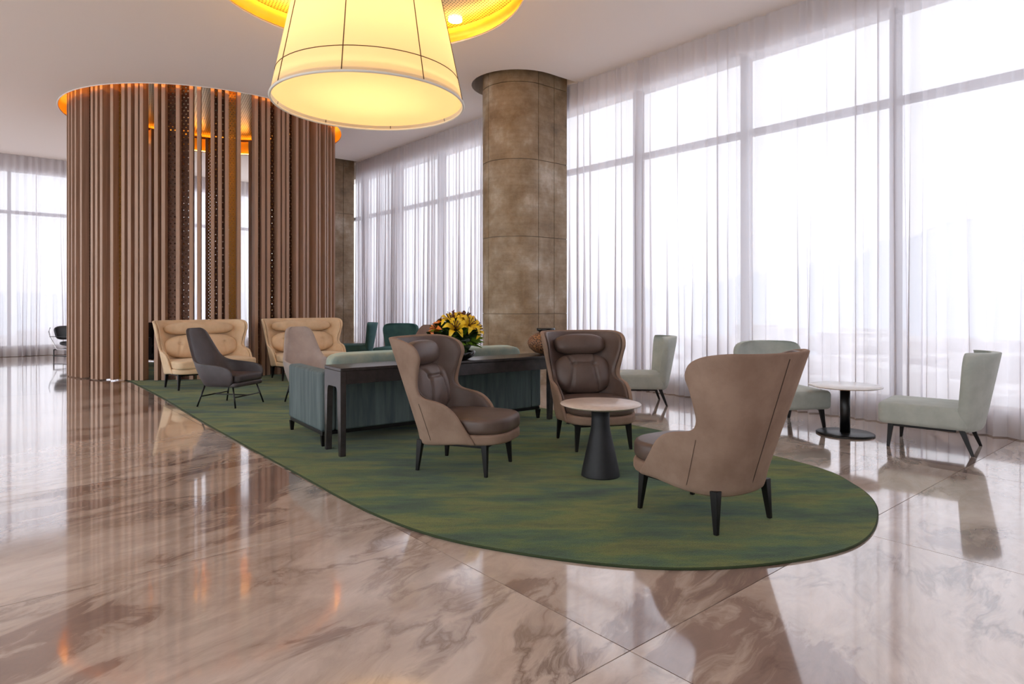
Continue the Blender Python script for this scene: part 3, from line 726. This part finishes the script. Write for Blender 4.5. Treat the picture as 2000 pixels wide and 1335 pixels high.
def end_frame(x):
    o = [(0,CH-.03),(0,.35),(.005,0),(.05,0)]; hgt = CH-.18; r = .045; lt = .085
    inn = [(lt+.0, hgt-r)]
    for k in range(6): a = PI-PI/2*k/5; inn.append((lt+r+r*math.cos(a), hgt-r+r*math.sin(a)))
    left = o+inn; right = [(CW_-y, z) for y, z in reversed(left)]
    poly = left+right   # (y,z) outline
    mb = MB(); n = len(poly); vs = [(x, y, z) for y, z in poly]+[(x+.055, y, z) for y, z in poly]
    bm = bmesh.new(); a_ = [bm.verts.new(v) for v in vs[:n]]; f = bm.faces.new(a_); r_ = bmesh.ops.extrude_face_region(bm, geom=[f])
    for v in [g for g in r_['geom'] if isinstance(g, bmesh.types.BMVert)]: v.co.x += .055
    bmesh.ops.triangulate(bm, faces=[g for g in bm.faces if len(g.verts) > 4])
    bm.verts.index_update(); mb.v = [tuple(v.co) for v in bm.verts]; mb.f = [tuple(v.index for v in g.verts) for g in bm.faces]; bm.free()
    mb.build('leg_frame', 'console_lacquer', cons, bevel=.004)
end_frame(-.03); end_frame(CL-.085)

def on_console(s, y=.21): 
    c, q = math.cos(SE), math.sin(SE); return (-1.52+c*s-q*y, 5.776+q*s+c*y, RZ+CH)
# patterned vase
vx = on_console(2.50, .21)
vz = thing('patterned_vase', 'squat brown vase with maze pattern and black rim on the console', 'vase', vx)
prof = [(.06,0),(.13,.02),(.19,.07),(.215,.13),(.195,.19),(.13,.235),(.085,.25)]
MB().lathe(prof, 40).build('vase_body', 'maze_pattern', vz, True, uv=lambda co: (math.atan2(co.y, co.x)*.2+1, co.z))
MB().lathe([(.085,.248),(.075,.262),(.105,.27),(.108,.30),(.09,.302)], 32).build('vase_rim', 'bowl_black', vz, True)

# flower bowl
fx = on_console(1.28, .21)
fb = thing('flower_arrangement', 'low black bowl packed with yellow lilies and green foliage', 'flowers', fx); fb.scale = (1.2,)*3
MB().lathe([(.05,0),(.12,.004),(.17,.03),(.185,.07),(.18,.072),(.16,.045),(.05,.03)], 40).build('bowl', 'bowl_black', fb, True)
def leaf_mesh(name, m, L_, Wd, curl):
    mb = MB(); rows = []
    for i in range(7):
        t = i/6; w = Wd*math.sin(PI*min(1, t*.94+.05))**.8; z = -curl*t*t
        rows.append([(L_*t, -w, z+w*.25), (L_*t, 0, z), (L_*t, w, z+w*.25)])
    mb.grid(rows); return mb.mesh(name, m, True)
lvD, lvL = leaf_mesh('leaf','leaf_dark',.11,.026,.03), leaf_mesh('leaf','leaf_light',.10,.017,.025)
rnd = random.Random(5)
def orient(d, roll=0):
    d = Vector(d).normalized(); return (d.to_track_quat('X', 'Z') @ Matrix.Rotation(roll, 4, 'X').to_quaternion()).to_euler()
core = cushion((.30,.30,.24), 2.2, 6, ()).build('foliage_core', 'leaf_dark', fb, True, (0,0,.155))
for k in range(150):
    th = rnd.uniform(0, 2*PI); el = rnd.uniform(-.42, 1.1); d = Vector((math.cos(th)*math.cos(el), math.sin(th)*math.cos(el), math.sin(el)))
    p = Vector((0,0,.16))+Vector((d.x*.135, d.y*.135, d.z*.10)); dd = d+Vector((rnd.uniform(-.6,.6), rnd.uniform(-.6,.6), rnd.uniform(-.2,.5))); dd.z = max(dd.z, -.12)
    light = (d.x > .35 and rnd.random() < .7) or rnd.random() < .22
    link('leaf', lvL if light else lvD, fb, p, orient(dd, rnd.uniform(-1,1))).scale = (1.25,1.25,1.25)
def petal_mesh(m):
    mb = MB(); rows = []
    for i in range(8):
        t = i/7; w = .021*math.sin(PI*min(1, .12+t*.86))**.7; x = .012+.085*t; z = .062*math.sin(min(1, t*1.25)*PI*.62)-.05*max(0, t-.6)**1.2*2
        rows.append([(x, -w, z+.006), (x, 0, z), (x, w, z+.006)])
    return mb.grid(rows).mesh('petal', m, True)
pY, pO = petal_mesh('petal_yellow'), petal_mesh('petal_orange')
ctr = MB()
for k in range(6): ctr.tube([(0,0,0), (.012*math.cos(k*1.05), .012*math.sin(k*1.05), .05), (.03*math.cos(k*1.05), .03*math.sin(k*1.05), .085)], [.003,.002,.005], 5)
ctr = ctr.mesh('lily', 'stamen', True)
def lily(p, d, pm, s=1.0):
    q = Vector(d).normalized().to_track_quat('Z', 'Y').to_euler(); o = link('lily', ctr, fb, p, q); o.scale = (s, s, s)
    for k in range(6): link('petal', pm, o, (0,0,.002*(k % 2)), (0,0,k*PI/3))
for p, d in (((.02,-.12,.26),(.1,-.8,.6)), ((.12,-.08,.28),(.5,-.6,.7)), ((-.02,-.06,.31),(-.1,-.4,.9)), ((.08,.02,.32),(.3,-.1,1)), ((.15,-.01,.25),(.9,-.4,.5)), ((-.02,.08,.29),(-.2,.6,.8)), ((.10,.12,.26),(.5,.7,.5))):
    lily(p, d, pY, 1.15)
for p, d in (((-.13,-.06,.25),(-.7,-.5,.6)), ((-.11,.05,.27),(-.7,.4,.7))): lily(p, d, pO, .95)
for k in range(5):
    x, y = (-.05,.02,.05,.09,.0)[k], (.0,.05,-.02,.04,-.05)[k]
    mb = MB(); 
    for i in range(6): mb.tube([(0,0,.012*i), (.014*math.cos(i*2.4), .014*math.sin(i*2.4), .012*i+.016)], [.008,.003], 5)
    link('bud_sprig', mb.mesh('bud_sprig', 'bud_red', True), fb, (x, y, .32+.01*k), (rnd.uniform(-.3,.3), rnd.uniform(-.3,.3), 0))
for x, y, dx, h in ((-.06,0,0,.12),(0,.03,-.005,.11),(.05,.03,.012,.12),(.08,0,.05,.16),(-.10,.02,-.02,.08)):
    MB().tube([(x,y,.28),(x+dx,y,.30+h)], [.003,.0018], 5).build('twig', 'twig', fb, True)

# ------------------------------------------------------------------ black seating at the far left
sling = thing('sling_armchair', 'black leather sling armchair with chrome tube frame beyond the drum', 'armchair', (-10.95, 16.1, 0), yaw(.95,-.3))
cushion((.10,.62,.36), 4, 8).build('backrest', 'black_leather', sling, True, (-.33, 0, .66), (0,-.35,0))
cushion((.62,.62,.10), 4, 8).build('seat', 'black_leather', sling, True, (.02, 0, .38), (0,.12,0))
for j in (-1, 1):
    MB().tube([(-.42,j*.36,.80),(-.47,j*.36,.70),(-.42,j*.36,.55),(-.30,j*.36,.40),(-.2,j*.36,.26),(.30,j*.36,.26),(.34,j*.36,.40),(.34,j*.36,.56)], .013, 8).build('side_tube', 'chrome', sling, True)
    MB().box((-.03, j*.36, .575), (.74, .07, .012)).build('arm_strap', 'black_leather', sling, bevel=.003)
    for i in (-1, 1): MB().tube([(i*.30,j*.36,0),(i*.30,j*.36,.26)], .013, 8).build('leg', 'black_metal', sling, True)
    MB().tube([(-.33,j*.36,.10),(.33,j*.36,.10)], .012, 8).build('base_rail', 'black_metal', sling, True)
for i in (-1, 1): MB().tube([(i*.30,-.36,.25),(i*.30,.36,.25)], .012, 8).build('cross_tube', 'black_metal', sling, True)
bs = thing('black_sofa', 'black leather sofa inside the drum, glimpsed between the slats', 'sofa', (-7.95, 14.72, RZ), yaw(.87,-.5))
MB().box((0,0,.22), (.72,1.40,.14)).build('base', 'black_leather', bs, bevel=.02)
MB().box((-.28,0,.62), (.16,1.36,.66)).build('backrest', 'black_leather', bs, bevel=.04, seg=3)
for j in (-1, 1):
    MB().box((.02, j*.62, .44), (.70,.15,.40)).build('armrest', 'black_leather', bs, bevel=.03, seg=3)
    for i in (-1, 1): MB().tube([(i*.28, j*.6, 0), (i*.28, j*.6, .16)], .018, 8).build('leg', 'black_metal', bs, True)
cushion((.55,1.06,.16), 5, 8).build('seat_cushion', 'black_leather', bs, True, (.08, 0, .37))
pc = cushion((.13,.46,.36), 2.6, 10, (), .02).build('throw_pillow', 'orange_fabric', None, True)
m = Matrix.Translation(bs.location) @ Matrix.Rotation(yaw(.87,-.5), 4, 'Z') @ Matrix.Translation((-.11, .02, .64)) @ Matrix.Rotation(-.2, 4, 'Y'); pc.matrix_world = m
tag(pc, 'orange throw pillow on the black sofa inside the drum', 'pillow')

# ------------------------------------------------------------------ the world outside
def hill_el(az):   # elevation of the ridge by bearing (degrees from the picture's centre)
    return lerp([(-180,.008),(-60,.012),(-30,.014),(0,.016),(14,.022),(22,.045),(28,.062),(31,.085),(34,.102),(37,.104),(44,.11),(60,.13),(80,.10),(120,.03),(180,.008)], az)
mb = MB(); rows = []
for r, k in ((330,0.0),(430,.18),(560,.5),(700,.82),(820,1.0),(950,.8),(1150,.3),(1400,0)):
    row = []
    for i in range(181):
        az = -180+2*i; z = -30+(hill_el(az)*820+31.4)*k*(1+.06*math.sin(az*1.3)+.03*math.sin(az*3.1+r*.01)) if k else -30
        row.append((r*math.sin(math.radians(az)), r*math.cos(math.radians(az)), z))
    rows.append(row)
struct(mb.grid(rows).build('hills', 'hill_haze', None, True))
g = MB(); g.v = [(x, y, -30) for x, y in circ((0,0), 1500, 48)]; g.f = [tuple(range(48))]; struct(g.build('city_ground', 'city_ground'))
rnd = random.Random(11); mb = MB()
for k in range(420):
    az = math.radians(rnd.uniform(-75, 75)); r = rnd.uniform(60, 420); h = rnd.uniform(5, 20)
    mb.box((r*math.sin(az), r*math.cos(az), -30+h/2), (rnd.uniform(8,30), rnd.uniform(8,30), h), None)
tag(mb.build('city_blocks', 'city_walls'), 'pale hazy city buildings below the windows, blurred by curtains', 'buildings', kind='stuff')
